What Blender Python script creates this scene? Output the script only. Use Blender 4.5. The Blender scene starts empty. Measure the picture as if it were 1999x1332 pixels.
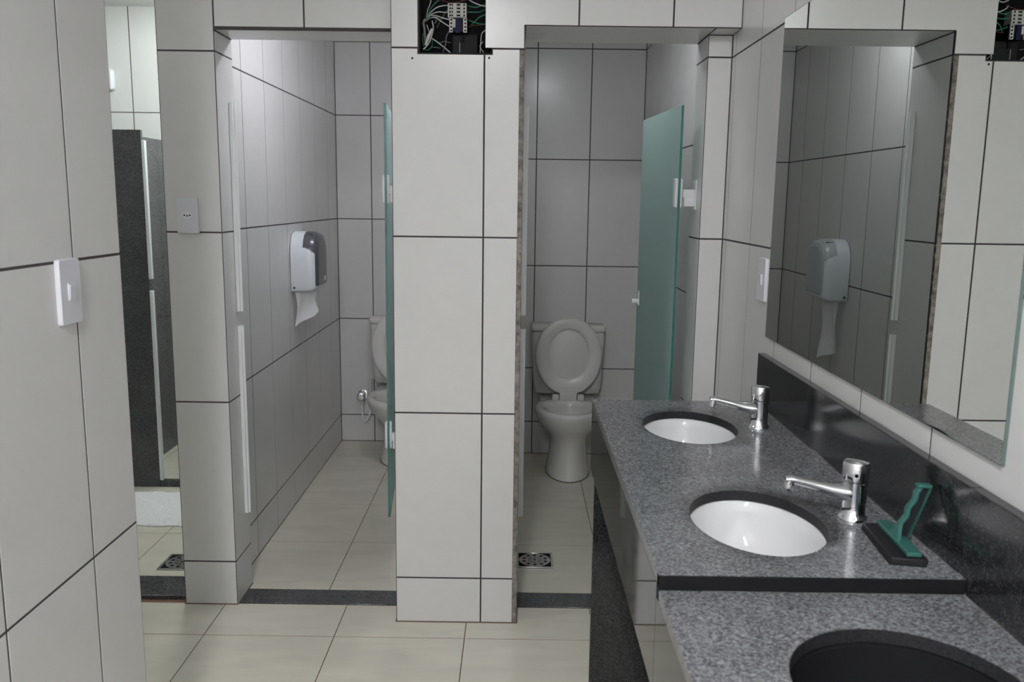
import bpy, math, random
from mathutils import Vector, Matrix
random.seed(7)
S = bpy.context.scene
COL = S.collection

# ------------------------------------------------------------------ camera, world, exposure
CAM_F, CAM_PITCH, CAM_YAW, CAM_ROLL, CAM_H = 1665.15, 9.4098, -0.1647, -0.7513, 1.5046
def make_camera():
    p, y, r = (math.radians(a) for a in (CAM_PITCH, CAM_YAW, CAM_ROLL))
    F = Vector((math.sin(y) * math.cos(p), math.cos(y) * math.cos(p), -math.sin(p)))
    R0 = Vector((math.cos(y), -math.sin(y), 0)); U0 = R0.cross(F)
    R = R0 * math.cos(r) - U0 * math.sin(r); U = R0 * math.sin(r) + U0 * math.cos(r)
    cd = bpy.data.cameras.new('camera'); co = bpy.data.objects.new('camera', cd); COL.objects.link(co)
    m = Matrix((R, U, -F)).transposed().to_4x4(); m.translation = Vector((0, 0, CAM_H)); co.matrix_world = m
    cd.sensor_fit = 'HORIZONTAL'; cd.sensor_width = 36.0; cd.lens = CAM_F / 1999.0 * 36.0
    cd.clip_start = 0.02; cd.clip_end = 60
    cd.dof.use_dof = True; cd.dof.focus_distance = 2.9; cd.dof.aperture_fstop = 7.0
    S.camera = co
make_camera()
W_ = bpy.data.worlds.new('world'); S.world = W_; W_.use_nodes = True
W_.node_tree.nodes['Background'].inputs[0].default_value = (0.55, 0.58, 0.62, 1)
W_.node_tree.nodes['Background'].inputs[1].default_value = 0.05
S.view_settings.view_transform = 'Standard'; S.view_settings.look = 'None'
S.view_settings.gamma = 1.0; S.view_settings.use_curve_mapping = False
S.view_settings.exposure = 0.0
LAMP_MAIN, LAMP_STALL_L, LAMP_STALL_R, LAMP_SHOWER = 490.0, 232.0, 85.0, 98.0
FILL_AISLE = 58.0  # unseen aisle lamp, added to brighten the left pillar

# ------------------------------------------------------------------ measured dimensions (metres)
T, W = 0.605, 0.3025                    # wall tile pitch
A0 = 0.169                              # height of the first wall joint
ROWS = [0.0, A0, A0 + T, A0 + 2 * T, A0 + 3 * T, A0 + 4 * T, 2.90]
D1, D2, JD = 2.976, 2.864, 0.179        # stall front plane, centre pillar plane, wall depth
DI = D1 + JD
XA, XB, XC, XD, XE = -1.214, -1.0185, -0.4115, 0.006, 0.021
XR, XRP = 0.7165, 0.634
ZL1, ZL2 = 2.052, 2.056
B1, B2 = 5.173, 4.956
S1L, S1R, S2L = -1.074, -0.250, -0.126
XL, YLE = -0.850, 1.836
ZC, ZC2, XCF, YC, YST = 0.940, 0.917, 0.2265, 2.398, 1.232
ZBS = 1.083
BAS = [(0.449, 2.113), (0.441, 1.468)]; BA, BB = 0.117, 0.160      # basin cut-outs
CEIL, CEILM, CEILS = 2.60, 2.90, 2.40
YB, XW = -2.40, -3.20

# ------------------------------------------------------------------ materials
MATS = {}
def nmat(name):
    m = bpy.data.materials.new(name); m.use_nodes = True; MATS[name] = m
    return m, m.node_tree.nodes, m.node_tree.links, m.node_tree.nodes['Principled BSDF']
def plain(name, col, rough=0.5, metal=0.0, spec=0.5, noise=0.0, nscale=20.0, emit=None, es=0.0, coat=0.0):
    m, N, L, b = nmat(name)
    b.inputs['Base Color'].default_value = (*col, 1); b.inputs['Roughness'].default_value = rough
    b.inputs['Metallic'].default_value = metal; b.inputs['Specular IOR Level'].default_value = spec
    b.inputs['Coat Weight'].default_value = coat
    if emit:
        b.inputs['Emission Color'].default_value = (*emit, 1); b.inputs['Emission Strength'].default_value = es
    if noise:
        g = N.new('ShaderNodeNewGeometry'); n = N.new('ShaderNodeTexNoise'); n.inputs['Scale'].default_value = nscale
        n.inputs['Detail'].default_value = 4
        L.new(g.outputs['Position'], n.inputs['Vector'])
        r = N.new('ShaderNodeValToRGB')
        r.color_ramp.elements[0].position = 0.3; r.color_ramp.elements[1].position = 0.7
        r.color_ramp.elements[0].color = (*[c * (1 - noise) for c in col], 1)
        r.color_ramp.elements[1].color = (*[min(1, c * (1 + noise)) for c in col], 1)
        L.new(n.outputs['Fac'], r.inputs['Fac']); L.new(r.outputs['Color'], b.inputs['Base Color'])
    return m
def tile_mat(name, col, rough, noise, nscale, stretch=(1, 1, 1), bump=0.0):
    m, N, L, b = nmat(name)
    g = N.new('ShaderNodeNewGeometry'); mp = N.new('ShaderNodeMapping'); mp.inputs['Scale'].default_value = stretch
    n = N.new('ShaderNodeTexNoise'); n.inputs['Scale'].default_value = nscale; n.inputs['Detail'].default_value = 6
    n.inputs['Distortion'].default_value = 0.8
    L.new(g.outputs['Position'], mp.inputs['Vector']); L.new(mp.outputs['Vector'], n.inputs['Vector'])
    r = N.new('ShaderNodeValToRGB')
    r.color_ramp.elements[0].position = 0.3; r.color_ramp.elements[1].position = 0.72
    r.color_ramp.elements[0].color = (*[c * (1 - noise) for c in col], 1)
    r.color_ramp.elements[1].color = (*[c * (1 + noise * 0.6) for c in col], 1)
    L.new(n.outputs['Fac'], r.inputs['Fac']); L.new(r.outputs['Color'], b.inputs['Base Color'])
    n2 = N.new('ShaderNodeTexNoise'); n2.inputs['Scale'].default_value = 6.0; L.new(g.outputs['Position'], n2.inputs['Vector'])
    mr = N.new('ShaderNodeMapRange'); mr.inputs['To Min'].default_value = rough * 0.85; mr.inputs['To Max'].default_value = rough * 1.2
    L.new(n2.outputs['Fac'], mr.inputs['Value']); L.new(mr.outputs['Result'], b.inputs['Roughness'])
    if bump:
        n3 = N.new('ShaderNodeTexNoise'); n3.inputs['Scale'].default_value = 9.0; L.new(g.outputs['Position'], n3.inputs['Vector'])
        bp = N.new('ShaderNodeBump'); bp.inputs['Strength'].default_value = bump; bp.inputs['Distance'].default_value = 0.004
        L.new(n3.outputs['Fac'], bp.inputs['Height']); L.new(bp.outputs['Normal'], b.inputs['Normal'])
    return m
tile_mat('wall_tile', (0.662, 0.655, 0.645), 0.24, 0.015, 14, bump=0.05)
tile_mat('floor_tile', (0.69, 0.66, 0.56), 0.22, 0.07, 5, (0.7, 2.4, 1))
plain('wall_grout', (0.055, 0.048, 0.048), 0.9)
plain('floor_grout', (0.16, 0.09, 0.06), 0.9)
plain('plaster', (0.72, 0.72, 0.70), 0.8, noise=0.04)
plain('mortar', (0.20, 0.178, 0.158), 0.95, noise=0.55, nscale=45)
def granite(name, dark, mid, light, rough, halo=False):
    m, N, L, b = nmat(name)
    g = N.new('ShaderNodeNewGeometry')
    v = N.new('ShaderNodeTexVoronoi'); v.inputs['Scale'].default_value = 330
    n = N.new('ShaderNodeTexNoise'); n.inputs['Scale'].default_value = 130; n.inputs['Detail'].default_value = 3
    n2 = N.new('ShaderNodeTexNoise'); n2.inputs['Scale'].default_value = 9; n2.inputs['Detail'].default_value = 3
    for t in (v, n, n2): L.new(g.outputs['Position'], t.inputs['Vector'])
    sp = N.new('ShaderNodeSeparateColor'); L.new(v.outputs['Color'], sp.inputs['Color'])
    a1 = N.new('ShaderNodeMath'); a1.operation = 'MULTIPLY_ADD'; a1.inputs[1].default_value = 0.45; a1.inputs[2].default_value = 0.0
    L.new(sp.outputs['Red'], a1.inputs[0])
    a2 = N.new('ShaderNodeMath'); a2.operation = 'MULTIPLY_ADD'; a2.inputs[1].default_value = 0.55
    L.new(n.outputs['Fac'], a2.inputs[0]); L.new(a1.outputs[0], a2.inputs[2])
    a3 = N.new('ShaderNodeMath'); a3.operation = 'MULTIPLY_ADD'; a3.inputs[1].default_value = 0.22
    L.new(n2.outputs['Fac'], a3.inputs[0]); L.new(a2.outputs[0], a3.inputs[2])
    r = N.new('ShaderNodeValToRGB'); e = r.color_ramp.elements
    e[0].position = 0.35; e[0].color = (*dark, 1); e[1].position = 0.92; e[1].color = (*light, 1)
    x = e.new(0.6); x.color = (*mid, 1)
    L.new(a3.outputs[0], r.inputs['Fac']); L.new(r.outputs['Color'], b.inputs['Base Color'])
    if halo:      # darker ring around the basin cut-outs
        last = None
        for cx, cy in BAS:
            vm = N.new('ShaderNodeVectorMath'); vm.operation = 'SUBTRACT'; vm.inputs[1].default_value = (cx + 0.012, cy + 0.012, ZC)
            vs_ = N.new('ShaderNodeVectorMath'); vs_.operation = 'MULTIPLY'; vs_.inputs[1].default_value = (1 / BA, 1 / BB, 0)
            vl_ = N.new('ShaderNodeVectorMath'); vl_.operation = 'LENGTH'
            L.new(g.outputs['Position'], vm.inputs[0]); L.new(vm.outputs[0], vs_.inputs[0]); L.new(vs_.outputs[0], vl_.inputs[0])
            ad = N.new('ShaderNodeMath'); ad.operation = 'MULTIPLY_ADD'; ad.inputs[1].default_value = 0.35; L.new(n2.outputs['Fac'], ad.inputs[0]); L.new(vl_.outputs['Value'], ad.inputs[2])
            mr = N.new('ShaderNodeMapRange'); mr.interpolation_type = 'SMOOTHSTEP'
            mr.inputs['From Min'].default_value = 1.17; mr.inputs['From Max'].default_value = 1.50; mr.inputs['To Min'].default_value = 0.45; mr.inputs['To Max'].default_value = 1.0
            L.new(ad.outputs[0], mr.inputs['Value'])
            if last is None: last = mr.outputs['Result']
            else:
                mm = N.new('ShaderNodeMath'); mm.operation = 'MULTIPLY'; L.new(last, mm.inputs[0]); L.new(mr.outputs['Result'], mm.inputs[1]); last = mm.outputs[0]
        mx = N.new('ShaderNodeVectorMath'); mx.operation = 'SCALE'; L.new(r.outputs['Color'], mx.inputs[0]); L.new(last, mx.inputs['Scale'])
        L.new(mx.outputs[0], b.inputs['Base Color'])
    b.inputs['Roughness'].default_value = rough
    return m
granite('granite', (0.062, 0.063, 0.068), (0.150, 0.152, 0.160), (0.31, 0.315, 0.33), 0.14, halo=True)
granite('mid_granite', (0.030, 0.031, 0.033), (0.062, 0.064, 0.068), (0.13, 0.132, 0.138), 0.12)
granite('granite_dimmed', (0.008, 0.008, 0.009), (0.016, 0.0165, 0.018), (0.050, 0.051, 0.054), 0.14)  # worktop stone for the backsplash, its dark reflections put into the colour
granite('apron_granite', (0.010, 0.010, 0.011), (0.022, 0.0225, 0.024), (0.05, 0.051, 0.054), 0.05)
plain('granite_cut', (0.017, 0.017, 0.019), 0.6, spec=0.2, noise=0.5, nscale=200)
plain('step_black', (0.005, 0.005, 0.006), 0.7, spec=0.15)
plain('porcelain', (0.70, 0.69, 0.66), 0.12, noise=0.01)
plain('basin_white', (0.71, 0.71, 0.71), 0.06)
plain('seat_plastic', (0.66, 0.65, 0.62), 0.3)
plain('white_plastic', (0.74, 0.745, 0.77), 0.35)
plain('plate_plastic', (0.66, 0.66, 0.71), 0.35)
plain('dispenser_white', (0.72, 0.755, 0.80), 0.28)
plain('dispenser_shaded', (0.42, 0.47, 0.50), 0.3)  # white dispenser plastic with its grey-blue shading put into the colour
plain('smoke_plastic', (0.085, 0.085, 0.10), 0.2)
plain('rubber_white', (0.78, 0.80, 0.81), 0.5)
plain('chrome', (0.78, 0.79, 0.82), 0.06, metal=1.0)
plain('steel', (0.72, 0.71, 0.69), 0.22, metal=1.0, noise=0.15, nscale=80)
plain('black', (0.006, 0.006, 0.007), 0.8, spec=0.15)
plain('black_plastic', (0.008, 0.008, 0.010), 0.55, spec=0.25)
plain('green_plastic', (0.026, 0.110, 0.092), 0.5, spec=0.3)
plain('green_plastic_shaded', (0.012, 0.055, 0.045), 0.45)  # same green plastic, shade of the back bar in its colour
plain('paper', (0.72, 0.72, 0.74), 0.9, noise=0.03, nscale=40)
plain('towel', (0.80, 0.80, 0.82), 0.95, noise=0.05, nscale=60)
plain('mirror_silver', (0.80, 0.825, 0.795), 0.0, metal=1.0)
plain('mirror_edge', (0.10, 0.14, 0.13), 0.2)
plain('caulk', (0.10, 0.06, 0.045), 0.8)
plain('water', (0.35, 0.36, 0.36), 0.02)
plain('wire_white', (0.55, 0.56, 0.55), 0.45)
plain('wire_green', (0.02, 0.22, 0.11), 0.45)
plain('wire_grey', (0.20, 0.19, 0.18), 0.5)
plain('wire_red', (0.18, 0.03, 0.02), 0.5)
plain('box_dark', (0.007, 0.007, 0.009), 0.8, spec=0.2)
plain('module_white', (0.52, 0.52, 0.48), 0.45)
plain('module_blue', (0.006, 0.008, 0.045), 0.6, spec=0.2)
plain('module_dark', (0.012, 0.012, 0.014), 0.6, spec=0.2)
plain('lamp_body', (0.8, 0.8, 0.8), 0.4)
COOL = (0.90, 0.96, 1.0)
plain('tube_main', (0.9, 0.9, 0.9), 0.4, emit=(0.95, 0.962, 1.0), es=LAMP_MAIN)
plain('bulb_left', (0.9, 0.9, 0.9), 0.4, emit=(0.915, 0.915, 1.0), es=LAMP_STALL_L)
plain('bulb_right', (0.9, 0.9, 0.9), 0.4, emit=(0.92, 0.95, 1.0), es=LAMP_STALL_R)
plain('tube_fill', (0.9, 0.9, 0.9), 0.4, emit=(0.97, 0.985, 1.0), es=FILL_AISLE)
plain('tube_shower', (0.9, 0.9, 0.9), 0.4, emit=(0.92, 1.0, 0.97), es=LAMP_SHOWER)
def frosted():
    m, N, L, b = nmat('frosted_glass')
    out = N['Material Output']
    b.inputs['Base Color'].default_value = (0.54, 0.68, 0.665, 1); b.inputs['Roughness'].default_value = 0.32
    tr = N.new('ShaderNodeBsdfTranslucent'); tr.inputs['Color'].default_value = (0.78, 0.90, 0.88, 1)
    rf = N.new('ShaderNodeBsdfTransparent'); rf.inputs['Color'].default_value = (0.55, 0.78, 0.74, 1)
    m1 = N.new('ShaderNodeMixShader'); m1.inputs[0].default_value = 0.5
    m2 = N.new('ShaderNodeMixShader'); m2.inputs[0].default_value = 0.10
    L.new(b.outputs[0], m1.inputs[1]); L.new(tr.outputs[0], m1.inputs[2])
    L.new(m1.outputs[0], m2.inputs[1]); L.new(rf.outputs[0], m2.inputs[2]); L.new(m2.outputs[0], out.inputs['Surface'])
frosted()
plain('glass_edge', (0.04, 0.17, 0.15), 0.15)

# ------------------------------------------------------------------ object helpers
def tag(o, label=None, cat=None, group=None, kind=None):
    if label: o['label'] = label
    if cat: o['category'] = cat
    if group: o['group'] = group
    if kind: o['kind'] = kind
    return o
def link(name, me, mat=None, parent=None):
    o = bpy.data.objects.new(name, me); COL.objects.link(o)
    if mat is not None and not me.materials: me.materials.append(MATS[mat])
    if parent is not None: o.parent = parent
    return o
def thing(name, label, cat, loc=(0, 0, 0), rotz=0.0, group=None):
    o = bpy.data.objects.new(name, None); COL.objects.link(o); o.empty_display_size = 0.05
    o.location = loc; o.rotation_euler = (0, 0, rotz)
    return tag(o, label, cat, group)
def struct(o, label, cat):
    return tag(o, label, cat, kind='structure')
class MB:
    def __init__(s): s.v = []; s.f = []
    def add(s, vs, fs):
        b = len(s.v); s.v += [tuple(x) for x in vs]; s.f += [tuple(b + i for i in f) for f in fs]; return s
    def box(s, x0, x1, y0, y1, z0, z1):
        return s.add([(x0, y0, z0), (x1, y0, z0), (x1, y1, z0), (x0, y1, z0), (x0, y0, z1), (x1, y0, z1), (x1, y1, z1), (x0, y1, z1)],
                     [(3, 2, 1, 0), (4, 5, 6, 7), (0, 1, 5, 4), (1, 2, 6, 5), (2, 3, 7, 6), (3, 0, 4, 7)])
    def loft(s, rings, cap0=True, cap1=True):
        n = len(rings[0]); vs = [p for r in rings for p in r]; fs = []
        for k in range(len(rings) - 1):
            for i in range(n):
                j = (i + 1) % n
                fs.append((k * n + i, k * n + j, (k + 1) * n + j, (k + 1) * n + i))
        if cap0: fs.append(tuple(range(n - 1, -1, -1)))
        if cap1: fs.append(tuple((len(rings) - 1) * n + i for i in range(n)))
        return s.add(vs, fs)
    def lathe(s, prof, c=(0, 0, 0), n=32, cap0=True, cap1=True):
        return s.loft([[(c[0] + r * math.cos(2 * math.pi * i / n), c[1] + r * math.sin(2 * math.pi * i / n), c[2] + z) for i in range(n)] for r, z in prof], cap0, cap1)
    def tube(s, pts, rad, n=10, flat=1.0):
        pts = [Vector(p) for p in pts]; rings = []
        up = Vector((0, 0, 1))
        if abs((pts[-1] - pts[0]).normalized().dot(up)) > 0.9: up = Vector((0, 1, 0))
        for i, p in enumerate(pts):
            t = (pts[min(i + 1, len(pts) - 1)] - pts[max(i - 1, 0)]).normalized()
            a = t.cross(up).normalized(); b = a.cross(t)
            r = rad[i] if isinstance(rad, (list, tuple)) else rad
            rings.append([p + a * (r * math.cos(2 * math.pi * k / n)) + b * (r * flat * math.sin(2 * math.pi * k / n)) for k in range(n)])
        return s.loft(rings)
    def prism(s, poly, fn, d0, d1):
        """poly: 2-D outline, fn(u, v, d) -> 3-D point"""
        return s.loft([[fn(u, v, d0) for u, v in poly], [fn(u, v, d1) for u, v in poly]])
    def build(s, name, mat, parent=None, smooth=None, bevel=0.0, seg=2, subsurf=0):
        me = bpy.data.meshes.new(name); me.from_pydata(s.v, [], s.f); me.validate(); me.update()
        import bmesh
        bm = bmesh.new(); bm.from_mesh(me); bmesh.ops.recalc_face_normals(bm, faces=bm.faces); bm.to_mesh(me); bm.free()
        o = link(name, me, mat, parent)
        if smooth is not None:
            for p in me.polygons: p.use_smooth = True
            me.set_sharp_from_angle(angle=math.radians(smooth))
        if bevel:
            md = o.modifiers.new('bevel', 'BEVEL'); md.width = bevel; md.segments = seg; md.limit_method = 'ANGLE'; md.angle_limit = math.radians(40)
            for p in me.polygons: p.use_smooth = True
            if smooth is None: me.set_sharp_from_angle(angle=math.radians(35))
        if subsurf:
            md = o.modifiers.new('subsurf', 'SUBSURF'); md.levels = subsurf; md.render_levels = subsurf
        return o
def copy_tree(o, parent=None):
    c = o.copy(); COL.objects.link(c); c.parent = parent
    for ch in [x for x in o.children]: copy_tree(ch, c)
    return c
def rrect(x0, x1, y0, y1, r, n=5):
    pts = []
    for cx, cy, a in ((x1 - r, y1 - r, 0), (x0 + r, y1 - r, 90), (x0 + r, y0 + r, 180), (x1 - r, y0 + r, 270)):
        for k in range(n + 1):
            t = math.radians(a + 90 * k / n); pts.append((cx + r * math.cos(t), cy + r * math.sin(t)))
    return pts

# ------------------------------------------------------------------ tiles
GAP, TT, BEV = 0.0056, 0.007, 0.0004
tile_cache = {}
def inset(poly, d):
    n = len(poly); out = []
    ar = sum(poly[i][0] * poly[(i + 1) % n][1] - poly[(i + 1) % n][0] * poly[i][1] for i in range(n))
    sg = 1 if ar > 0 else -1
    for i in range(n):
        p0, p1, p2 = poly[i - 1], poly[i], poly[(i + 1) % n]
        e1 = Vector((p1[0] - p0[0], p1[1] - p0[1])).normalized(); e2 = Vector((p2[0] - p1[0], p2[1] - p1[1])).normalized()
        n1 = Vector((-e1.y, e1.x)) * sg; n2 = Vector((-e2.y, e2.x)) * sg
        k = d / max(0.2, 1 + n1.dot(n2))
        out.append((p1[0] + (n1.x + n2.x) * k, p1[1] + (n1.y + n2.y) * k))
    return out
def tile(parent, O, U, N, poly, mat='wall_tile', gap=GAP, name='tile', V=Vector((0, 0, 1))):
    """poly in (u, v); nominal front surface at O + uU + vV."""
    u0 = min(p[0] for p in poly); v0 = min(p[1] for p in poly)
    loc = inset(poly, gap / 2)
    key = (mat, tuple((round(p[0] - u0, 4), round(p[1] - v0, 4)) for p in poly), gap)
    if key not in tile_cache:
        l2 = [(p[0] - u0, p[1] - v0) for p in loc]; l3 = inset(l2, BEV)
        m = MB().loft([[(p[0], p[1], -TT) for p in l2], [(p[0], p[1], -BEV) for p in l2], [(p[0], p[1], 0) for p in l3]])
        me = bpy.data.meshes.new(name); me.from_pydata(m.v, [], m.f)
        import bmesh
        bm = bmesh.new(); bm.from_mesh(me); bmesh.ops.recalc_face_normals(bm, faces=bm.faces); bm.to_mesh(me); bm.free()
        me.materials.append(MATS[mat]); tile_cache[key] = me
    o = bpy.data.objects.new(name, tile_cache[key]); COL.objects.link(o); o.parent = parent
    M = Matrix((U, V, N)).transposed()
    if M.determinant() < 0:
        M = Matrix((-U, V, N)).transposed()
        # mirrored axes: build a dedicated mesh
        k2 = key + ('m',)
        if k2 not in tile_cache:
            me2 = tile_cache[key].copy()
            for vv in me2.vertices: vv.co.x = -vv.co.x
            me2.flip_normals(); tile_cache[k2] = me2
        o.data = tile_cache[k2]
    m4 = M.to_4x4(); m4.translation = O + U * u0 + V * v0 + N * random.uniform(-0.0001, 0.0001)
    o.matrix_local = m4
    return o
def field(parent, O, U, N, us, vs, mat='wall_tile', gap=GAP, V=Vector((0, 0, 1)), skip=None):
    for i in range(len(us) - 1):
        for j in range(len(vs) - 1):
            a, b, c, d = us[i], us[i + 1], vs[j], vs[j + 1]
            if b - a < 0.012 or d - c < 0.012: continue
            if skip and skip(a, b, c, d): continue
            tile(parent, O, U, N, [(a, c), (b, c), (b, d), (a, d)], mat, gap, V=V)
def joints(lo, hi, start, step):
    k = math.ceil((lo - start) / step - 1e-6); out = [lo]
    while start + k * step < hi - 0.02:
        x = start + k * step
        if x > lo + 0.02: out.append(x)
        k += 1
    return out + [hi]
X_, Y_, Z_ = Vector((1, 0, 0)), Vector((0, 1, 0)), Vector((0, 0, 1))
def vrows(lo, hi, base=ROWS):
    return [lo] + [z for z in base if lo + 0.012 < z < hi - 0.012] + [hi]
e = 0.0007      # backing lies this far behind the tile faces

# ------------------------------------------------------------------ the setting
# floor
fl = MB().box(XW, XR + 0.1, YB, 5.3, -0.12, -e).build('floor', 'floor_grout')
struct(fl, 'cream floor of large square tiles with thin brown joints', 'floor')
FG = 0.0032
def floor_field(us, vs): field(fl, Vector((0, 0, 0)), X_, Z_, us, vs, 'floor_tile', FG, V=Y_)
floor_field(joints(XW, XR, -0.6123, 0.4525), joints(YB, D1 + 0.008, 2.7505, 0.4525))
SY = [3.103, 3.573, 4.05, 4.53, 4.985]
floor_field([S1L, -0.706, S1R], SY + [B1])
floor_field([S2L, -0.083, 0.369, XR], [3.103, 3.573, 4.05, 4.53, B2])
floor_field([XW, -2.92, -2.465, -2.01, -1.558, -1.2], [3.18, 3.645, 4.115, 4.59, B1])
def threshold(n, x0, x1, y0, y1, z, label):
    struct(MB().box(x0, x1, y0, y1, -0.004, z).build('trim_%d' % n, 'mid_granite', bevel=0.0015), label, 'threshold')
threshold(1, XW, XA + 0.004, D1 + 0.035, 3.18, 0.014, 'grey granite threshold beside the white towel and floor drain')
threshold(2, XB + 0.0, XC, D1 + 0.01, 3.103, 0.003, 'dark granite threshold of the toilet stall with the white paper dispenser')
threshold(3, XE, XRP, D1 + 0.01, 3.103, 0.003, 'dark granite threshold of the stall beside the counter, floor drain behind it')
# outside floor edge strip between tile field and thresholds is grout

# ceilings
struct(MB().box(XW, XR + 0.1, YB, DI - 0.02, CEILM, CEILM + 0.1).build('ceiling', 'plaster'), 'plain white ceiling over the washroom', 'ceiling')
struct(MB().box(XW, -1.2, DI - 0.02, 5.3, CEIL - 0.02, CEILM + 0.1).build('ceiling', 'plaster'), 'white ceiling seen at the top left above the shower', 'ceiling')
struct(MB().box(-1.2, XR + 0.1, DI - 0.02, 5.3, CEILS, CEILM + 0.1).build('ceiling', 'plaster'), 'lower white ceiling over the toilet stalls', 'ceiling')

def wall(name, boxes, label, mat='wall_grout'):
    m = MB()
    for b in boxes: m.box(*b)
    return struct(m.build(name, mat), label, 'wall')
O0 = Vector((0, 0, 0))
# right wall
w = wall('wall_right', [(XR + e, XR + 0.12, YB, DI, 0, CEILM), (XR + e, XR + 0.12, DI, B2 + 0.1, 0, CEILS)], 'off-white tiled wall behind the mirror and sink counter')
field(w, Vector((XR, 0, 0)), Y_, -X_, joints(YB, D1, 2.63, W), ROWS)
ROW2 = [0.0, 0.198, 0.524, 0.524 + T, 0.524 + 2 * T, 0.524 + 3 * T, CEILS]
field(w, Vector((XR, 0, 0)), Y_, -X_, joints(DI, B2, 3.51, W), ROW2)
# left partition near the camera
w = wall('wall_left', [(XL - 0.14 + e, XL - e, YB, YLE - e, 0, CEILM)], 'off-white tiled partition close to the camera with a single light switch')
field(w, Vector((XL, 0, 0)), Y_, X_, joints(YB, YLE, 1.638, W), ROWS)
field(w, Vector((0, YLE, 0)), X_, Y_, [XL - 0.14, XL], ROWS)
field(w, Vector((XL - 0.14, 0, 0)), Y_, -X_, joints(YB, YLE, 1.638, W), ROWS)
# left pillar
w = wall('wall_pillar_left', [(XA + e, XB - e, D1 + e, DI - e, 0, CEILM)], 'narrow tiled pillar carrying the white power outlet')
field(w, Vector((0, D1, 0)), X_, -Y_, [XA, XB], ROWS)
field(w, Vector((XB, 0, 0)), Y_, X_, [D1, DI], vrows(0, ZL1))
field(w, Vector((XA, 0, 0)), Y_, -X_, [D1, DI], ROWS)
# lintel over the left stall
w = wall('wall_lintel_left', [(XB - e, XC + e, D1 + e, DI - e, ZL1 + e, CEILM)], 'tiled lintel over the stall with the white dispenser')
field(w, Vector((0, D1, 0)), X_, -Y_, [XB, XB + W, XC], [ZL1 + 0.009, A0 + 4 * T, CEILM])
field(w, Vector((0, 0, ZL1)), X_, -Z_, [XB, XC], [D1 + 0.002, DI], V=Y_)
field(w, Vector((0, DI, 0)), X_, Y_, [XB, XB + W, XC], [ZL1, CEILS])
# centre pillar with the electric box opening
BXL, BXR, BZB, BZT, BDEP = -0.320, -0.108, 1.968, 2.36, 0.11
w = wall('wall_pillar_center', [(XC + e, XE - e, D2 + e, DI - e, 0, BZB), (XC + e, BXL, D2 + e, DI - e, BZB, CEILM),
                                (BXR + 0.022, XE - e, D2 + e, DI - e, BZB, CEILM), (BXL, BXR + 0.022, D2 + BDEP + 0.004, DI - e, BZB, CEILM),
                                (BXL, BXR + 0.022, D2 + e, D2 + BDEP + 0.004, BZT, CEILM)],
         'protruding tiled pillar between the two stalls under the open electric box')
field(w, Vector((0, D2, 0)), X_, -Y_, [XC, XC + W], ROWS[:4]); field(w, Vector((0, D2, 0)), X_, -Y_, [XC + W, XD], ROWS[:4])
z3 = ROWS[4]; z2 = ROWS[3]; xm = XC + W; P0 = Vector((0, D2, 0))
tile(w, P0, X_, -Y_, [(XC, z2), (xm, z2), (xm, BZB - 0.001), (BXL - 0.003, BZB - 0.001), (BXL - 0.003, z3), (XC, z3)])
tile(w, P0, X_, -Y_, [(xm, z2), (XD + 0.001, z2), (XD + 0.001, z3), (xm + 0.024, z3), (xm + 0.024, BZB - 0.001), (xm, BZB - 0.001)])
tile(w, P0, X_, -Y_, [(XC, z3), (BXL - 0.002, z3), (BXL - 0.002, CEILM), (XC, CEILM)])
tile(w, P0, X_, -Y_, [(BXL - 0.002, BZT), (xm, BZT), (xm, CEILM), (BXL - 0.002, CEILM)])
tile(w, P0, X_, -Y_, [(xm, z3), (XE, z3), (XE, ZL2), (XC + 2 * W, ZL2), (XC + 2 * W, CEILM), (xm, CEILM)])
field(w, Vector((XE, 0, 0)), Y_, X_, [D2 + 0.010, DI], vrows(0, ZL2))
field(w, Vector((XC, 0, 0)), Y_, -X_, [D2 + 0.002, DI], ROWS)
field(w, Vector((0, DI, 0)), X_, Y_, [XC, XC + W, XE], vrows(0, CEILS))
mo = MB(); rg = []
for k in range(131):
    z = 0.002 + 1.978 * k / 130; jx = random.uniform(-0.0022, 0.0008); jy = random.uniform(0.0, 0.0018)
    rg.append([(XD - 0.002, D2 - 0.0018 + jy, z), (XE - 0.001 + jx, D2 - 0.0016 + jy, z), (XE - 0.001 + jx, D2 + 0.02, z), (XD - 0.002, D2 + 0.02, z)])
mo.loft(rg)
mo.build('mortar_edge', 'mortar', w)['label'] = 'rough unfinished mortar edge'
for hx, hz in ((-0.342, 1.951), (-0.094, 1.955)):
    MB().tube([(hx, D2 + 0.004, hz), (hx, D2 - 0.0012, hz)], 0.0034, 10).build('screw_hole', 'black', w)
# lintel over the right stall
w = wall('wall_lintel_right', [(XE - e, XR, D2 + e, DI - e, ZL2 + e, CEILM)], 'tiled lintel over the stall next to the mirror')
field(w, P0, X_, -Y_, [XC + 2 * W, XC + 3 * W, XR], [ZL2, A0 + 4 * T, CEILM])
field(w, Vector((0, 0, ZL2)), X_, -Z_, [XE, XRP], [D2 + 0.006, DI], V=Y_)
field(w, Vector((0, 0, ZL2)), X_, -Z_, [XRP, XR], [D2 + 0.006, D1 + 0.004], V=Y_)
field(w, Vector((0, DI, 0)), X_, Y_, [XE, XE + W, XR], [ZL2, CEILS])
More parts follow.
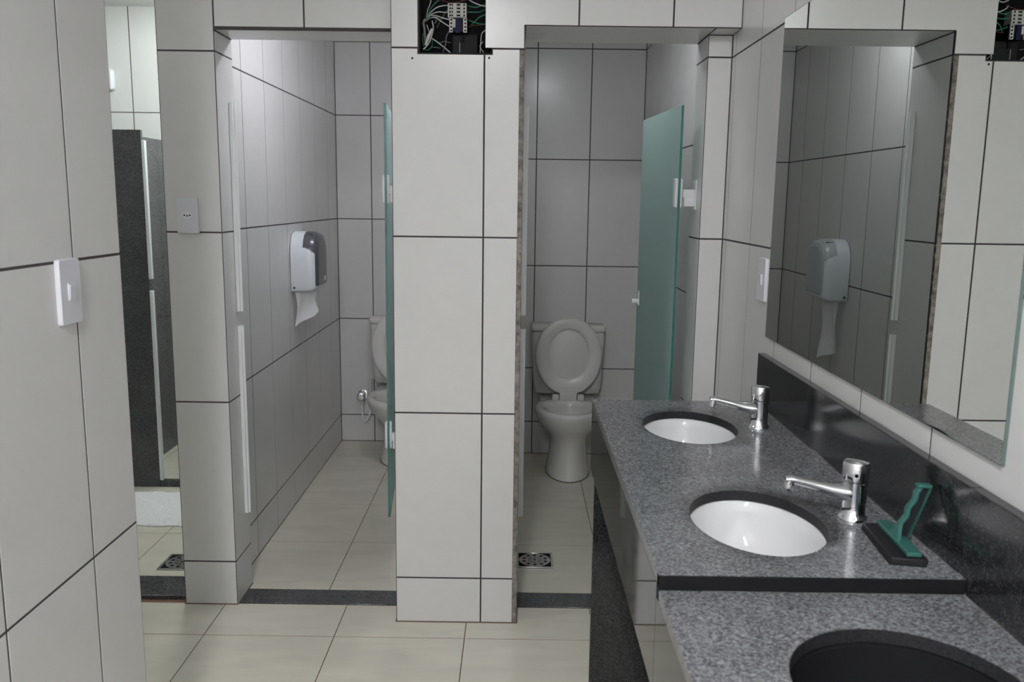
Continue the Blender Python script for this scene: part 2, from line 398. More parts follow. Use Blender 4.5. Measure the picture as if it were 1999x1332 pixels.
# right pillar
w = wall('wall_pillar_right', [(XRP + e, XR + e, D1 + e, DI - e, 0, ZL2)], 'slim tiled pillar in the corner beside the counter')
field(w, Vector((0, D1, 0)), X_, -Y_, [XRP, XR], vrows(0, ZL2)); field(w, Vector((XRP, 0, 0)), Y_, -X_, [D1, DI], vrows(0, ZL2))
field(w, Vector((0, DI, 0)), X_, Y_, [XRP, XR], vrows(0, ZL2))
for (x0, x1, y0, y1, ow) in ((XA, XB, D1, DI, 'wall_pillar_left'), (XC, XE, D2, DI, 'wall_pillar_center'), (XRP, XR, D1, DI, 'wall_pillar_right')):
    MB().box(x0 - 0.0022, x1 + 0.0022, y0 - 0.0022, y1 - 0.002, 0.0001, 0.0034).build('floor_joint', 'floor_grout', bpy.data.objects[ow])
# wall between shower and left stall
w = wall('wall_stall_left', [(-1.2 + e, S1L - e, DI - e, B1 + 0.1, 0, CEILS)], 'tiled side wall of the left stall carrying the paper dispenser')
field(w, Vector((S1L, 0, 0)), Y_, X_, joints(DI, B1, 3.425, W), vrows(0, CEILS))
field(w, Vector((-1.2, 0, 0)), Y_, -X_, joints(DI, B1, 3.425, W), vrows(0, CEIL - 0.02))
# partition between the stalls
w = wall('wall_stall_center', [(S1R + e, S2L - e, DI - e, B1 + 0.1, 0, CEILS)], 'tiled partition between the two toilet stalls')
field(w, Vector((S1R, 0, 0)), Y_, -X_, joints(DI, B1, 3.425, W), vrows(0, CEILS))
field(w, Vector((S2L, 0, 0)), Y_, X_, joints(DI, B2, 3.51, W), ROW2)
# back walls
w = wall('wall_back_left', [(S1L, S1R, B1 + e, B1 + 0.1, 0, CEILS)], 'tiled back wall behind the half-hidden toilet')
field(w, Vector((0, B1, 0)), X_, -Y_, [S1L, -0.866, -0.5635, S1R], vrows(0, CEILS))
w = wall('wall_back_right', [(S2L, XR, B2 + e, B2 + 0.1, 0, CEILS)], 'tiled back wall behind the toilet with raised seat')
field(w, Vector((0, B2, 0)), X_, -Y_, [S2L, 0.1115, 0.414, XR], ROW2)
w = wall('wall_back_shower', [(XW, -1.2, B1 + e, B1 + 0.1, 0, CEIL - 0.02)], 'bright tiled wall at the far left above the granite shower partition')
field(w, Vector((0, B1, 0)), X_, -Y_, joints(XW, -1.2, -2.265, W), ROWS[:-1])
wall('wall_rear', [(XW, XR + 0.1, YB - 0.1, YB, 0, CEILM)], 'plain wall behind the camera', 'plaster')
wall('wall_aisle', [(XW - 0.1, XW, YB, B1 + 0.1, 0, CEILM)], 'plain wall at the far end of the side aisle', 'plaster')

# ------------------------------------------------------------------ lamps of the place and an added aisle fill
def tube_lamp(loc, length, mat, label, k=0.085):
    t = thing('ceiling_lamp', label, 'lamp', loc)
    h = length / 2 + 0.04; w_ = 0.13
    m = MB().box(-w_, w_, -h, h, -0.012, -0.0005)
    m.box(-w_, -w_ + 0.006, -h, h, -k, -0.012).box(w_ - 0.006, w_, -h, h, -k, -0.012).box(-w_ + 0.006, w_ - 0.006, -h, -h + 0.006, -k, -0.012).box(-w_ + 0.006, w_ - 0.006, h - 0.006, h, -k, -0.012)
    m.build('housing', 'lamp_body', t)
    for sx in (-0.06, 0.06):
        MB().tube([(sx, -length / 2, -0.040), (sx, length / 2, -0.040)], 0.013, 12).build('fluorescent_tube', mat, t, smooth=50)
    for sy in (-1, 1):
        for sx in (-0.06, 0.06):
            MB().box(sx - 0.014, sx + 0.014, sy * (length / 2 + 0.008) - 0.007, sy * (length / 2 + 0.008) + 0.007, -0.056, -0.012).build('tube_holder', 'lamp_body', t)
    return t
tube_lamp((-0.32, -1.05, CEILM), 1.2, 'tube_main', 'twin-tube ceiling lamp over the wash area, above the picture')
tube_lamp((-2.05, 2.05, CEILM), 0.6, 'tube_fill', 'unseen twin-tube fill lamp added over the side aisle, outside the picture')
tube_lamp((-1.55, 4.40, CEIL - 0.02), 0.9, 'tube_shower', 'twin-tube ceiling lamp over the shower, above the picture', 0.03)
def bulb_lamp(loc, mat, label):
    t = thing('ceiling_bulb', label, 'lamp', loc)
    MB().lathe([(0.045, 0), (0.045, -0.02), (0.022, -0.03), (0.02, -0.05)]).build('lamp_socket', 'lamp_body', t, smooth=40)
    MB().lathe([(0.014, -0.05), (0.03, -0.065), (0.036, -0.09), (0.03, -0.115), (0.012, -0.126)]).build('bulb', mat, t, smooth=60)
bulb_lamp((-0.42, 3.50, CEILS), 'bulb_left', 'ceiling bulb behind the lintel of the stall with the white dispenser')
bulb_lamp((0.20, 3.45, CEILS), 'bulb_right', 'ceiling bulb behind the lintel of the stall beside the counter')

# ------------------------------------------------------------------ sink counter
def slab_with_holes(mb, x0, x1, segs, z0, z1, n=72):
    """segs: list of (y0, y1, cx, cy, a, b) side by side along y"""
    for (y0, y1, cx, cy, a, b) in segs:
        angs = sorted([2 * math.pi * k / n for k in range(n)] + [math.atan2(yy - cy, xx - cx) % (2 * math.pi) for xx in (x0, x1) for yy in (y0, y1)])
        ell, rec = [], []
        for t in angs:
            c, s = math.cos(t), math.sin(t)
            r = 1 / math.sqrt((c / a) ** 2 + (s / b) ** 2); ell.append((cx + r * c, cy + r * s))
            k = min(((x1 - cx) / c if c > 1e-9 else (x0 - cx) / c if c < -1e-9 else 1e9), ((y1 - cy) / s if s > 1e-9 else (y0 - cy) / s if s < -1e-9 else 1e9))
            rec.append((cx + k * c, cy + k * s))
        m = len(angs)
        vs = [(p[0], p[1], z) for z in (z1, z0) for L in (ell, rec) for p in L]
        fs = []
        for i in range(m):
            j = (i + 1) % m
            fs.append((i, j, m + j, m + i)); fs.append((2 * m + i, 3 * m + i, 3 * m + j, 2 * m + j))
            fs.append((i, 2 * m + i, 2 * m + j, j)); fs.append((m + i, m + j, 3 * m + j, 3 * m + i))
        mb.add(vs, fs)
    return mb
cnt = thing('sink_counter', 'long grey granite sink counter with two white basins and a lower section', 'counter', (0, 0, 0))
YN = -0.30
def hole_rim(cx, cy, a, b, z0, z1, name):
    n = 72; f = lambda s, z: [(cx + a * s * math.cos(2 * math.pi * k / n), cy + b * s * math.sin(2 * math.pi * k / n), z) for k in range(n)]
    MB().loft([f(1.004, z0), f(0.993, z0), f(0.993, z1 - 0.0012), f(1.004, z1 - 0.0004)], False, False).build(name, 'granite_cut', cnt, smooth=40)
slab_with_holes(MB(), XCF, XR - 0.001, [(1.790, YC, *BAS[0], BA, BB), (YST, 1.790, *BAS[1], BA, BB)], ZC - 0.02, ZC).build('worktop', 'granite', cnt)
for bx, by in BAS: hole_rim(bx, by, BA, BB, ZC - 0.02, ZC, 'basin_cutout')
MB().box(XCF, XR - 0.022, YST - 0.004, YST + 0.016, ZC - 0.0235, ZC - 0.0005).build('step_edge', 'step_black', cnt, bevel=0.001)['label'] = 'black edge of the step'
HX, HY, HA, HB = 0.497, 0.968, 0.146, 0.150
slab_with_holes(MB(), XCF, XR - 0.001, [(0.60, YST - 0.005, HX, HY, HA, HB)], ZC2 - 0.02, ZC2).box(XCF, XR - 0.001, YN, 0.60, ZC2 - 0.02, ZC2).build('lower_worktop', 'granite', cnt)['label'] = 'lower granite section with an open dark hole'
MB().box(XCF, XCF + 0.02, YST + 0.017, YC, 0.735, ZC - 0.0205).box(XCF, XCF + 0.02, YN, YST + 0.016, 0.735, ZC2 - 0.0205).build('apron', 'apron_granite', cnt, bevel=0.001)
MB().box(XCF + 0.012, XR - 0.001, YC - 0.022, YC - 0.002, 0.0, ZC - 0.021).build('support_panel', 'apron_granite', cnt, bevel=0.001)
MB().box(XR - 0.021, XR - 0.001, YST + 0.012, YC, ZC + 0.0004, ZBS).box(XR - 0.021, XR - 0.001, YN, YST + 0.0118, ZC2 + 0.0004, ZBS).build('backsplash', 'granite_dimmed', cnt, bevel=0.0015)
MB().box(XR - 0.0235, XR - 0.021, YST + 0.02, YC, ZC, ZC + 0.0016).box(XR - 0.0235, XR - 0.021, YN, YST - 0.006, ZC2, ZC2 + 0.0016).build('sealant', 'steel', cnt)

hole_rim(HX, HY, HA, HB, ZC2 - 0.02, ZC2, 'bin_cutout')
def basin(cx, cy, label):
    t = thing('wash_basin', label, 'basin', (cx, cy, ZC - 0.0205 - 0.14), group='undermount basins')
    prof = [(1.10, 0.1395), (1.03, 0.1395), (1.01, 0.137), (0.985, 0.115), (0.94, 0.085), (0.84, 0.05), (0.66, 0.024), (0.42, 0.011), (0.16, 0.006)]
    outer = [(0.16, 0.0), (0.45, 0.003), (0.72, 0.016), (0.92, 0.045), (1.03, 0.085), (1.06, 0.125), (1.10, 0.1325)]
    n = 56
    ring = lambda s, z: [(BA * s * math.cos(2 * math.pi * k / n), BB * s * math.sin(2 * math.pi * k / n), z) for k in range(n)]
    MB().loft([ring(s, z) for s, z in outer] + [ring(s, z) for s, z in prof]).build('bowl', 'basin_white', t, smooth=50)
    MB().lathe([(0.022, 0.0065), (0.022, 0.0095), (0.016, 0.0095), (0.013, 0.007)]).build('drain_ring', 'chrome', t, smooth=40)
    return t
basin(*BAS[0], 'white oval basin at the far end of the counter')
basin(*BAS[1], 'white oval basin in front of the green squeegee')
bn = thing('waste_bin', 'black bin under the dark round hole in the lower counter', 'bin', (HX, HY, 0.40))
MB().lathe([(0.13, 0.0), (0.150, 0.49), (0.158, 0.494), (0.158, 0.484), (0.149, 0.484)][:2] + [(0.158, 0.4945), (0.152, 0.4945), (0.128, 0.01)], n=40).build('bin_body', 'black', bn, smooth=40)
MB().box(-0.17, 0.17, -0.17, 0.17, -0.40, -0.0005).build('bin_stand', 'black', bn)

def faucet(x, y, label, group='push-button faucets'):
    t = thing('faucet', label, 'faucet', (x, y, ZC), group=group)
    MB().lathe([(0.0265, 0), (0.0265, 0.004), (0.024, 0.008), (0.0215, 0.012), (0.0212, 0.030), (0.0212, 0.058), (0.0225, 0.066), (0.0225, 0.071), (0.020, 0.073)], n=40).build('faucet_body', 'chrome', t, smooth=35)
    MB().lathe([(0.0205, 0.0735), (0.0228, 0.075), (0.0232, 0.080), (0.0228, 0.104), (0.0215, 0.108), (0.008, 0.1095)], n=40).build('push_button', 'chrome', t, smooth=35)
    sp = MB().tube([(-0.004, 0, 0.050), (-0.022, 0, 0.051), (-0.045, 0, 0.0555), (-0.075, 0, 0.063), (-0.105, 0, 0.0705), (-0.118, 0, 0.0735), (-0.126, 0, 0.0725)],
                   [0.0195, 0.018, 0.0130, 0.0105, 0.0095, 0.0095, 0.0075], 20, 0.85).build('spout', 'chrome', t, smooth=50)
    MB().tube([(-0.116, 0, 0.0735), (-0.119, 0, 0.063), (-0.120, 0, 0.054)], [0.0095, 0.0098, 0.0092], 18).build('nozzle', 'chrome', sp, smooth=40)
    MB().tube([(-0.120, 0, 0.0545), (-0.1205, 0, 0.0525)], 0.007, 14).build('aerator', 'black', sp)
    return t
faucet(0.6235, 2.108, 'chrome push-button faucet at the far basin')
faucet(0.6190, 1.482, 'chrome push-button faucet next to the green squeegee')

# squeegee
sq = thing('squeegee', 'small green squeegee with black pad lying on the granite counter', 'squeegee', (0.634, 1.352, ZC), math.radians(-4))
MB().prism([(-0.030, -0.074), (0.026, -0.080), (0.026, 0.080), (-0.026, 0.076)], lambda u, v_, d: (u + d * 0.25, v_, d), 0.0005, 0.013).build('rubber_pad', 'black_plastic', sq, bevel=0.002)
MB().box(-0.0015, 0.0215, -0.070, 0.072, 0.0132, 0.0205).build('holder_bar', 'green_plastic', sq, bevel=0.0015)
def sq_handle():
    n = 22; fr = []; bk = []
    for k in range(n + 1):
        u = k / n; z = 0.020 + 0.086 * u
        x = 0.004 + 0.034 * u
        wv = 0.0018 * math.sin(u * 6 * math.pi) * (1 if 0.25 < u < 0.92 else 0.3)
        fr.append((x - 0.004 + wv, z)); bk.append((x + 0.018 - 0.006 * u, z))
    flare = lambda u: 0.016 * max(0, 1 - u * 4.5) ** 1.5
    def bar(poly_c, th, y0, y1, fl=True):
        m = MB(); rings = []
        for k, (x, z) in enumerate(poly_c):
            f = flare(k / n) if fl else 0
            rings.append([(x, y0 - f, z), (x + th, y0 - f, z), (x + th, y1 + f, z), (x, y1 + f, z)])
        return m.loft(rings)
    h = bar(fr, 0.006, -0.007, 0.007).build('handle', 'green_plastic', sq, bevel=0.0012)
    bar(bk, 0.004, -0.006, 0.006, False).build('handle_back', 'green_plastic_shaded', h)
    web = MB(); web.loft([[(fr[k][0] + 0.005, -0.0015, fr[k][1]), (bk[k][0] + 0.001, -0.0015, bk[k][1]), (bk[k][0] + 0.001, 0.0015, bk[k][1]), (fr[k][0] + 0.005, 0.0015, fr[k][1])] for k in range(n + 1)])
    web.build('handle_web', 'black_plastic', h)  # black colour stands in for shade inside the hollow handle
    zt = fr[-1][1]
    MB().box(fr[-1][0] - 0.003, bk[-1][0] + 0.004, -0.008, 0.008, zt, zt + 0.006).build('handle_end', 'green_plastic', h, bevel=0.002)
sq_handle()

# ------------------------------------------------------------------ mirror
mr = thing('wall_mirror', 'large frameless rectangular mirror on the tiled wall above the counter', 'mirror', (XR - 0.0005, 1.795, 1.131))
MB().box(-0.005, 0, -0.597, 0.597, 0.0, 0.862).build('mirror_backing', 'mirror_edge', mr)
MB().add([(-0.0054, -0.5955, 0.0015), (-0.0054, 0.5955, 0.0015), (-0.0054, 0.5955, 0.8605), (-0.0054, -0.5955, 0.8605), (-0.0051, -0.5955, 0.0015), (-0.0051, 0.5955, 0.0015), (-0.0051, 0.5955, 0.8605), (-0.0051, -0.5955, 0.8605)],
         [(0, 1, 2, 3), (7, 6, 5, 4), (0, 4, 5, 1), (1, 5, 6, 2), (2, 6, 7, 3), (3, 7, 4, 0)]).build('mirror_glass', 'mirror_silver', mr)

# ------------------------------------------------------------------ plates on the walls (local: x right, -y towards the viewer, z up, centred)
def wall_plate(label, cat, name, loc, rotz, kind):
    t = thing(name, label, cat, loc, rotz)
    w2, h2 = 0.038, 0.062
    fn = lambda u, v_, d: (u, d, v_)
    p = rrect(-w2, w2, -h2, h2, 0.006)
    m = MB().loft([[fn(u, v_, 0) for u, v_ in p], [fn(u, v_, -0.006) for u, v_ in p], [fn(u * 0.96, v_ * 0.975, -0.009) for u, v_ in p]])
    m.build('cover_plate', 'plate_plastic', t, smooth=30)
    if kind == 'switch':
        m = MB().prism(rrect(-0.012, 0.012, -0.0165, 0.0165, 0.002), fn, -0.0089, -0.0115); m.build('switch_frame', 'plate_plastic', t, smooth=30)
        m = MB(); q = rrect(-0.010, 0.010, -0.014, 0.014, 0.0015)
        m.loft([[fn(u, v_, -0.011) for u, v_ in q], [fn(u, v_, -0.0125 - 0.05 * (v_ + 0.014)) for u, v_ in q]]).build('rocker', 'plate_plastic', t, smooth=30)
    else:
        hx = [(-0.016, 0), (-0.010, 0.0085), (0.010, 0.0085), (0.016, 0), (0.010, -0.0085), (-0.010, -0.0085)]
        MB().prism([(u * 1.12, v_ * 1.2) for u, v_ in hx], fn, -0.0088, -0.0098).build('socket_rim', 'white_plastic', t)
        for u, v_ in ((-0.0095, 0), (0.0, -0.0018), (0.0095, 0)):
            MB().tube([(u, -0.0085, v_), (u, -0.0101, v_)], 0.0029, 10).build('pin_hole', 'black', t)
    return t
wall_plate('white power outlet plate on the narrow left pillar', 'outlet', 'power_outlet', (-1.134, D1 - 0.0004, 1.437), 0, 'outlet')
wall_plate('white light switch on the tiled partition nearest the camera', 'switch', 'light_switch', (XL + 0.0004, 1.605, 1.322), math.radians(90), 'switch')
wall_plate('white light switch on the wall between corner and mirror', 'switch', 'light_switch', (XR - 0.0004, 2.455, 1.287), math.radians(-90), 'switch')

# ------------------------------------------------------------------ electric box
eb = thing('electrical_box', 'open electric box with tangled white and green wires in the centre pillar', 'electrical box', (0, D2, 0))
bm_ = MB()
bm_.box(BXL, BXR + 0.021, BDEP, BDEP + 0.003, BZB + 0.0005, BZT); bm_.box(BXL, BXL + 0.003, 0.006, BDEP, BZB + 0.0005, BZT); bm_.box(BXR + 0.018, BXR + 0.021, 0.006, BDEP, BZB + 0.0005, BZT)
bm_.box(BXL, BXR + 0.021, 0.004, BDEP, BZB + 0.0002, BZB + 0.003); bm_.box(BXL, BXR + 0.021, 0.006, BDEP, BZT - 0.003, BZT)
bm_.build('enclosure', 'box_dark', eb)
def bp(cx, cy, d=0.05):
    return (BXL + (cx - 215) / 1400 * 0.2115 + (cx - 915) * 0.0000016 * d / 0.05, d, 1.968 + (1150 - cy) * 0.165 / 1150 + (0.004 if d > 0.03 else 0))
def bbox_(mb, c0, c1, r0, r1, d0, d1):
    a = bp(c0, r1, d0); b = bp(c1, r0, d0); return mb.box(a[0], b[0], d0, d1, a[2], b[2])
tb = bbox_(MB(), 810, 1210, 30, 342, 0.030, 0.075).build('contactor', 'module_white', eb, bevel=0.0015)
for r in range(4):
    y0 = 45 + r * 76
    for c0, c1, mt in ((845, 880, 'black'), (893, 925, 'module_dark'), (1000, 1080, 'module_dark'), (1142, 1178, 'black')):
        bbox_(MB(), c0, c1, y0 + 4, y0 + 42, 0.0288, 0.0305).build('terminal_hole', mt, tb)
    bbox_(MB(), 815, 1205, y0 + 56, y0 + 60, 0.0293, 0.0305).build('seam', 'wire_grey', tb)
rl = bbox_(MB(), 845, 1222, 350, 662, 0.036, 0.085).build('relay', 'module_dark', eb)
bbox_(MB(), 975, 1080, 345, 670, 0.030, 0.036).build('relay_core', 'module_blue', rl)
for c0, c1 in ((845, 917), (1140, 1222)):
    s_ = bbox_(MB(), c0, c1, 350, 662, 0.028, 0.0359).build('terminal_strip', 'module_white', rl, bevel=0.001)
    for r in range(4):
        yy = 392 + r * 77; p = bp((c0 + c1) / 2 + 5, yy, 0.027)
        MB().tube([(p[0], 0.0275, p[2]), (p[0], 0.0265, p[2])], 0.0031, 10).build('terminal_screw', 'black', rl)
lb = bbox_(MB(), 917, 972, 400, 575, 0.031, 0.0355).build('sticker', 'module_white', rl)
cb = bbox_(MB(), 900, 1440, 690, 1135, 0.062, 0.10).build('breaker', 'module_dark', eb, bevel=0.002)
bbox_(MB(), 1040, 1062, 870, 1110, 0.0605, 0.0622).build('breaker_slot', 'wire_grey', cb)
bbox_(MB(), 1070, 1140, 700, 850, 0.054, 0.062).build('breaker_lever', 'box_dark', cb)
def spline(pts, k=6):
    P = [Vector(p) for p in pts]; P = [P[0] * 2 - P[1]] + P + [P[-1] * 2 - P[-2]]; out = []
    for i in range(1, len(P) - 2):
        for j in range(k):
            t = j / k
            out.append(0.5 * ((2 * P[i]) + (P[i + 1] - P[i - 1]) * t + (2 * P[i - 1] - 5 * P[i] + 4 * P[i + 1] - P[i + 2]) * t * t + (3 * P[i] - P[i - 1] - 3 * P[i + 1] + P[i + 2]) * t ** 3))
    return out + [P[-2]]
wires = [
 ('wire_white', .0018, [(360, 400, .05), (430, 270, .04), (560, 140, .03), (700, 95, .028), (830, 95, .04)]),
 ('wire_white', .0018, [(370, 390, .055), (450, 290, .045), (600, 225, .03), (720, 230, .03), (830, 245, .04)]),
 ('wire_white', .0019, [(340, 420, .05), (420, 330, .035), (560, 315, .025), (700, 360, .024), (850, 410, .035)]),
 ('wire_white', .0019, [(330, 430, .05), (420, 360, .03), (560, 355, .022), (680, 440, .022), (850, 560, .035)]),
 ('wire_white', .0020, [(470, 815, .04), (600, 900, .045), (720, 990, .05), (890, 1140, .05)]),
 ('wire_white', .0016, [(1620, 600, .03), (1540, 700, .035), (1515, 860, .04), (1495, 1140, .05)]),
 ('wire_white', .0015, [(1570, 850, .03), (1500, 970, .04), (1560, 1080, .05), (1590, 1140, .05)]),
 ('wire_white', .0018, [(1240, -60, .05), (1330, 20, .035), (1470, 65, .025), (1640, 100, .03)]),
 ('wire_white', .0022, [(290, 1040, .03), (390, 930, .03), (450, 800, .03), (500, 600, .035), (470, 420, .05)]),
 ('wire_white', .0016, [(340, 360, .06), (370, 170, .06), (420, 40, .06), (470, -200, .06)]),
 ('wire_white', .0016, [(360, 520, .04), (390, 620, .04), (420, 720, .05)]),
 ('wire_white', .0018, [(500, -400, .05), (600, -250, .04), (800, -180, .03), (1100, -260, .04), (1400, -120, .04), (1600, -300, .05)]),
 ('wire_green', .0017, [(370, 330, .05), (440, 170, .045), (540, 50, .04), (680, -60, .04), (900, -200, .05)]),
 ('wire_green', .0017, [(1230, 95, .04), (1340, 110, .03), (1430, 115, .028), (1540, 75, .03), (1640, 60, .04)]),
 ('wire_green', .0017, [(1230, 235, .04), (1340, 220, .03), (1480, 215, .03), (1600, 160, .05)]),
 ('wire_green', .0017, [(1310, 500, .05), (1400, 430, .035), (1480, 330, .03), (1570, 290, .028), (1640, 285, .035)]),
 ('wire_green', .0016, [(1240, 405, .04), (1360, 430, .03), (1480, 465, .03), (1640, 490, .04)]),
 ('wire_green', .0015, [(350, 370, .03), (440, 350, .026), (540, 365, .026), (600, 420, .05)]),
 ('wire_green', .0014, [(470, 830, .045), (470, 950, .045), (420, 1040, .045), (340, 1060, .05)]),
 ('wire_green', .0014, [(280, 700, .04), (270, 850, .04), (290, 980, .04), (330, 1060, .05)]),
 ('wire_grey', .0016, [(830, 640, .05), (770, 760, .05), (760, 900, .05), (690, 1130, .05)]),
 ('wire_grey', .0040, [(330, 400, .04), (290, 480, .035), (310, 650, .04), (320, 900, .05)]),
 ('wire_grey', .0014, [(560, 560, .06), (640, 400, .06), (730, 250, .06), (800, 150, .06)]),
 ('wire_grey', .0013, [(620, 900, .055), (720, 860, .055), (860, 880, .06)]),
 ('wire_grey', .0013, [(460, 990, .05), (560, 1000, .05), (640, 1000, .06)]),
 ('wire_red', .0014, [(1240, 520, .06), (1360, 500, .055), (1640, 480, .05)]),
 ('wire_red', .0014, [(560, -100, .07), (900, 10, .06), (1250, -80, .06)]),
 ('wire_grey', .0018, [(540, 350, .045), (560, 420, .045), (530, 480, .045)]),
]
for mt, r, pts in wires:
    MB().tube(spline([bp(*p) for p in pts]), r, 7).build('wire', mt, eb, smooth=60)
MB().tube([bp(480, 590, .028), bp(400, 770, .026), bp(335, 950, .03)], [.0040, .0060, .0040], 10, 0.6).build('cable_sleeve', 'wire_white', eb, smooth=60)

# ------------------------------------------------------------------ glass stall doors
def hinge(parent, d, z, side_x, jamb):
    """d: door unit (along glass), plates on both glass faces near the hinged edge, arm to the jamb plate"""
    h = MB()
    for s in (-1, 1):
        p = rrect(0.004, 0.036, z - 0.052, z + 0.052, 0.008, 3)
        h.loft([[(s * 0.0042, u, v_) for u, v_ in p], [(s * 0.010, u, v_) for u, v_ in p], [(s * 0.013, 0.02 + (u - 0.02) * 0.85, z + (v_ - z) * 0.94) for u, v_ in p]])
    o = h.build('hinge', 'white_plastic', parent, smooth=35)
    a = MB(); x0, x1 = sorted((side_x * 0.012, jamb - side_x * 0.006))
    a.box(x0, x1, -0.010, 0.012, z - 0.015, z + 0.013)
    x0, x1 = sorted((side_x * 0.016, jamb - side_x * 0.005)); a.box(x0, x1, -0.012, 0.014, z - 0.046, z - 0.012)
    a.build('hinge_arm', 'white_plastic', o, bevel=0.002)
    x0, x1 = sorted((jamb - side_x * 0.0065, jamb - side_x * 0.001))
    MB().box(x0, x1, -0.020, 0.022, z - 0.058, z + 0.046).build('jamb_plate', 'white_plastic', o, bevel=0.002)
def glass_door(n, hx, hy, fx, fy, label, jamb_x):
    d = Vector((fx - hx, fy - hy)); L = d.length; ang = math.atan2(-d.x, d.y)
    t = bpy.data.objects.new('door_%d' % n, None); COL.objects.link(t); t.location = (hx, hy, 0); t.rotation_euler = (0, 0, ang)
    struct(t, label, 'door')
    g = MB().box(-0.004, 0.004, 0.0, L, 0.30, 1.837).build('glass_panel', 'frosted_glass', t, bevel=0.0008, seg=1)
    MB().box(-0.0041, 0.0041, -0.0012, -0.0001, 0.301, 1.836).build('glass_edge', 'glass_edge', t)
    jl = (jamb_x - hx) / math.cos(ang)
    for z in (1.535, 0.62): hinge(t, d, z, 1, jl)
    k = MB()
    for s in (-1, 1):
        k.tube([(s * 0.0042, L - 0.035, 1.085), (s * 0.010, L - 0.035, 1.085), (s * 0.034, L - 0.035, 1.085)], [0.016, 0.010, 0.010], 16)
        k.box(min(s * 0.0042, s * 0.009), max(s * 0.0042, s * 0.009), L - 0.048, L - 0.022, 1.07, 1.13)
    k.build('knob', 'white_plastic', t, smooth=40)
    return t
glass_door(1, -0.469, 3.105, -0.520, 3.685, 'frosted glass door standing open edge-on at the left stall', XC)
glass_door(2, 0.575, 3.062, 0.527, 3.647, 'teal frosted glass door open into the stall beside the counter', XRP)

def stop_strip(x, z0, z1, label):
    t = thing('door_stop_strip', label, 'strip', (x, 3.108, z0), group='white door stop strips')
    MB().box(0.0004, 0.013, -0.013, 0.013, 0, z1 - z0).build('strip_base', 'rubber_white', t, bevel=0.001)
    MB().tube([(0.0135, 0.002, 0.0), (0.0135, 0.002, z1 - z0)], 0.0065, 10).build('strip_bulb', 'rubber_white', t, smooth=60)
stop_strip(XB, 1.087, 1.830, 'upper white stop strip on the jamb under the left lintel')
stop_strip(XB, 0.313, 1.034, 'lower white stop strip on the jamb beside the left pillar')
stop_strip(XE, 1.087, 1.830, 'upper white stop strip on the right side of the centre pillar')
stop_strip(XE, 0.313, 1.034, 'lower white stop strip on the right side of the centre pillar')

# ------------------------------------------------------------------ toilets (origin on the floor at the back wall, facing -y)
def egg(hw, yf, yb, z, n=40, sq=1.0):
    """outline with front at y=yf (negative) and back at y=yb, widest point towards the back"""
    ym = yb + (yf - yb) * 0.46; out = []
    for k in range(n):
        t = 2 * math.pi * k / n; c, s = math.cos(t), math.sin(t)
        ex = sq if c < 0 else 1.0
        px = hw * (abs(s) ** ex) * (1 if s >= 0 else -1)
        py = ym + (yf - ym) * c if c >= 0 else ym + (yb - ym) * (-c) ** ex
        out.append((px, py, z))
    return out
def oval(hw, z0, z1, n=44):
    zc_ = z0 + (z1 - z0) * 0.52; out = []
    for k in range(n):
        t = 2 * math.pi * k / n; c, s = math.cos(t), math.sin(t)
        hz = (z1 - zc_) if s >= 0 else (zc_ - z0)
        out.append((hw * abs(c) ** 0.95 * (1 if c >= 0 else -1), zc_ + hz * s))
    return out
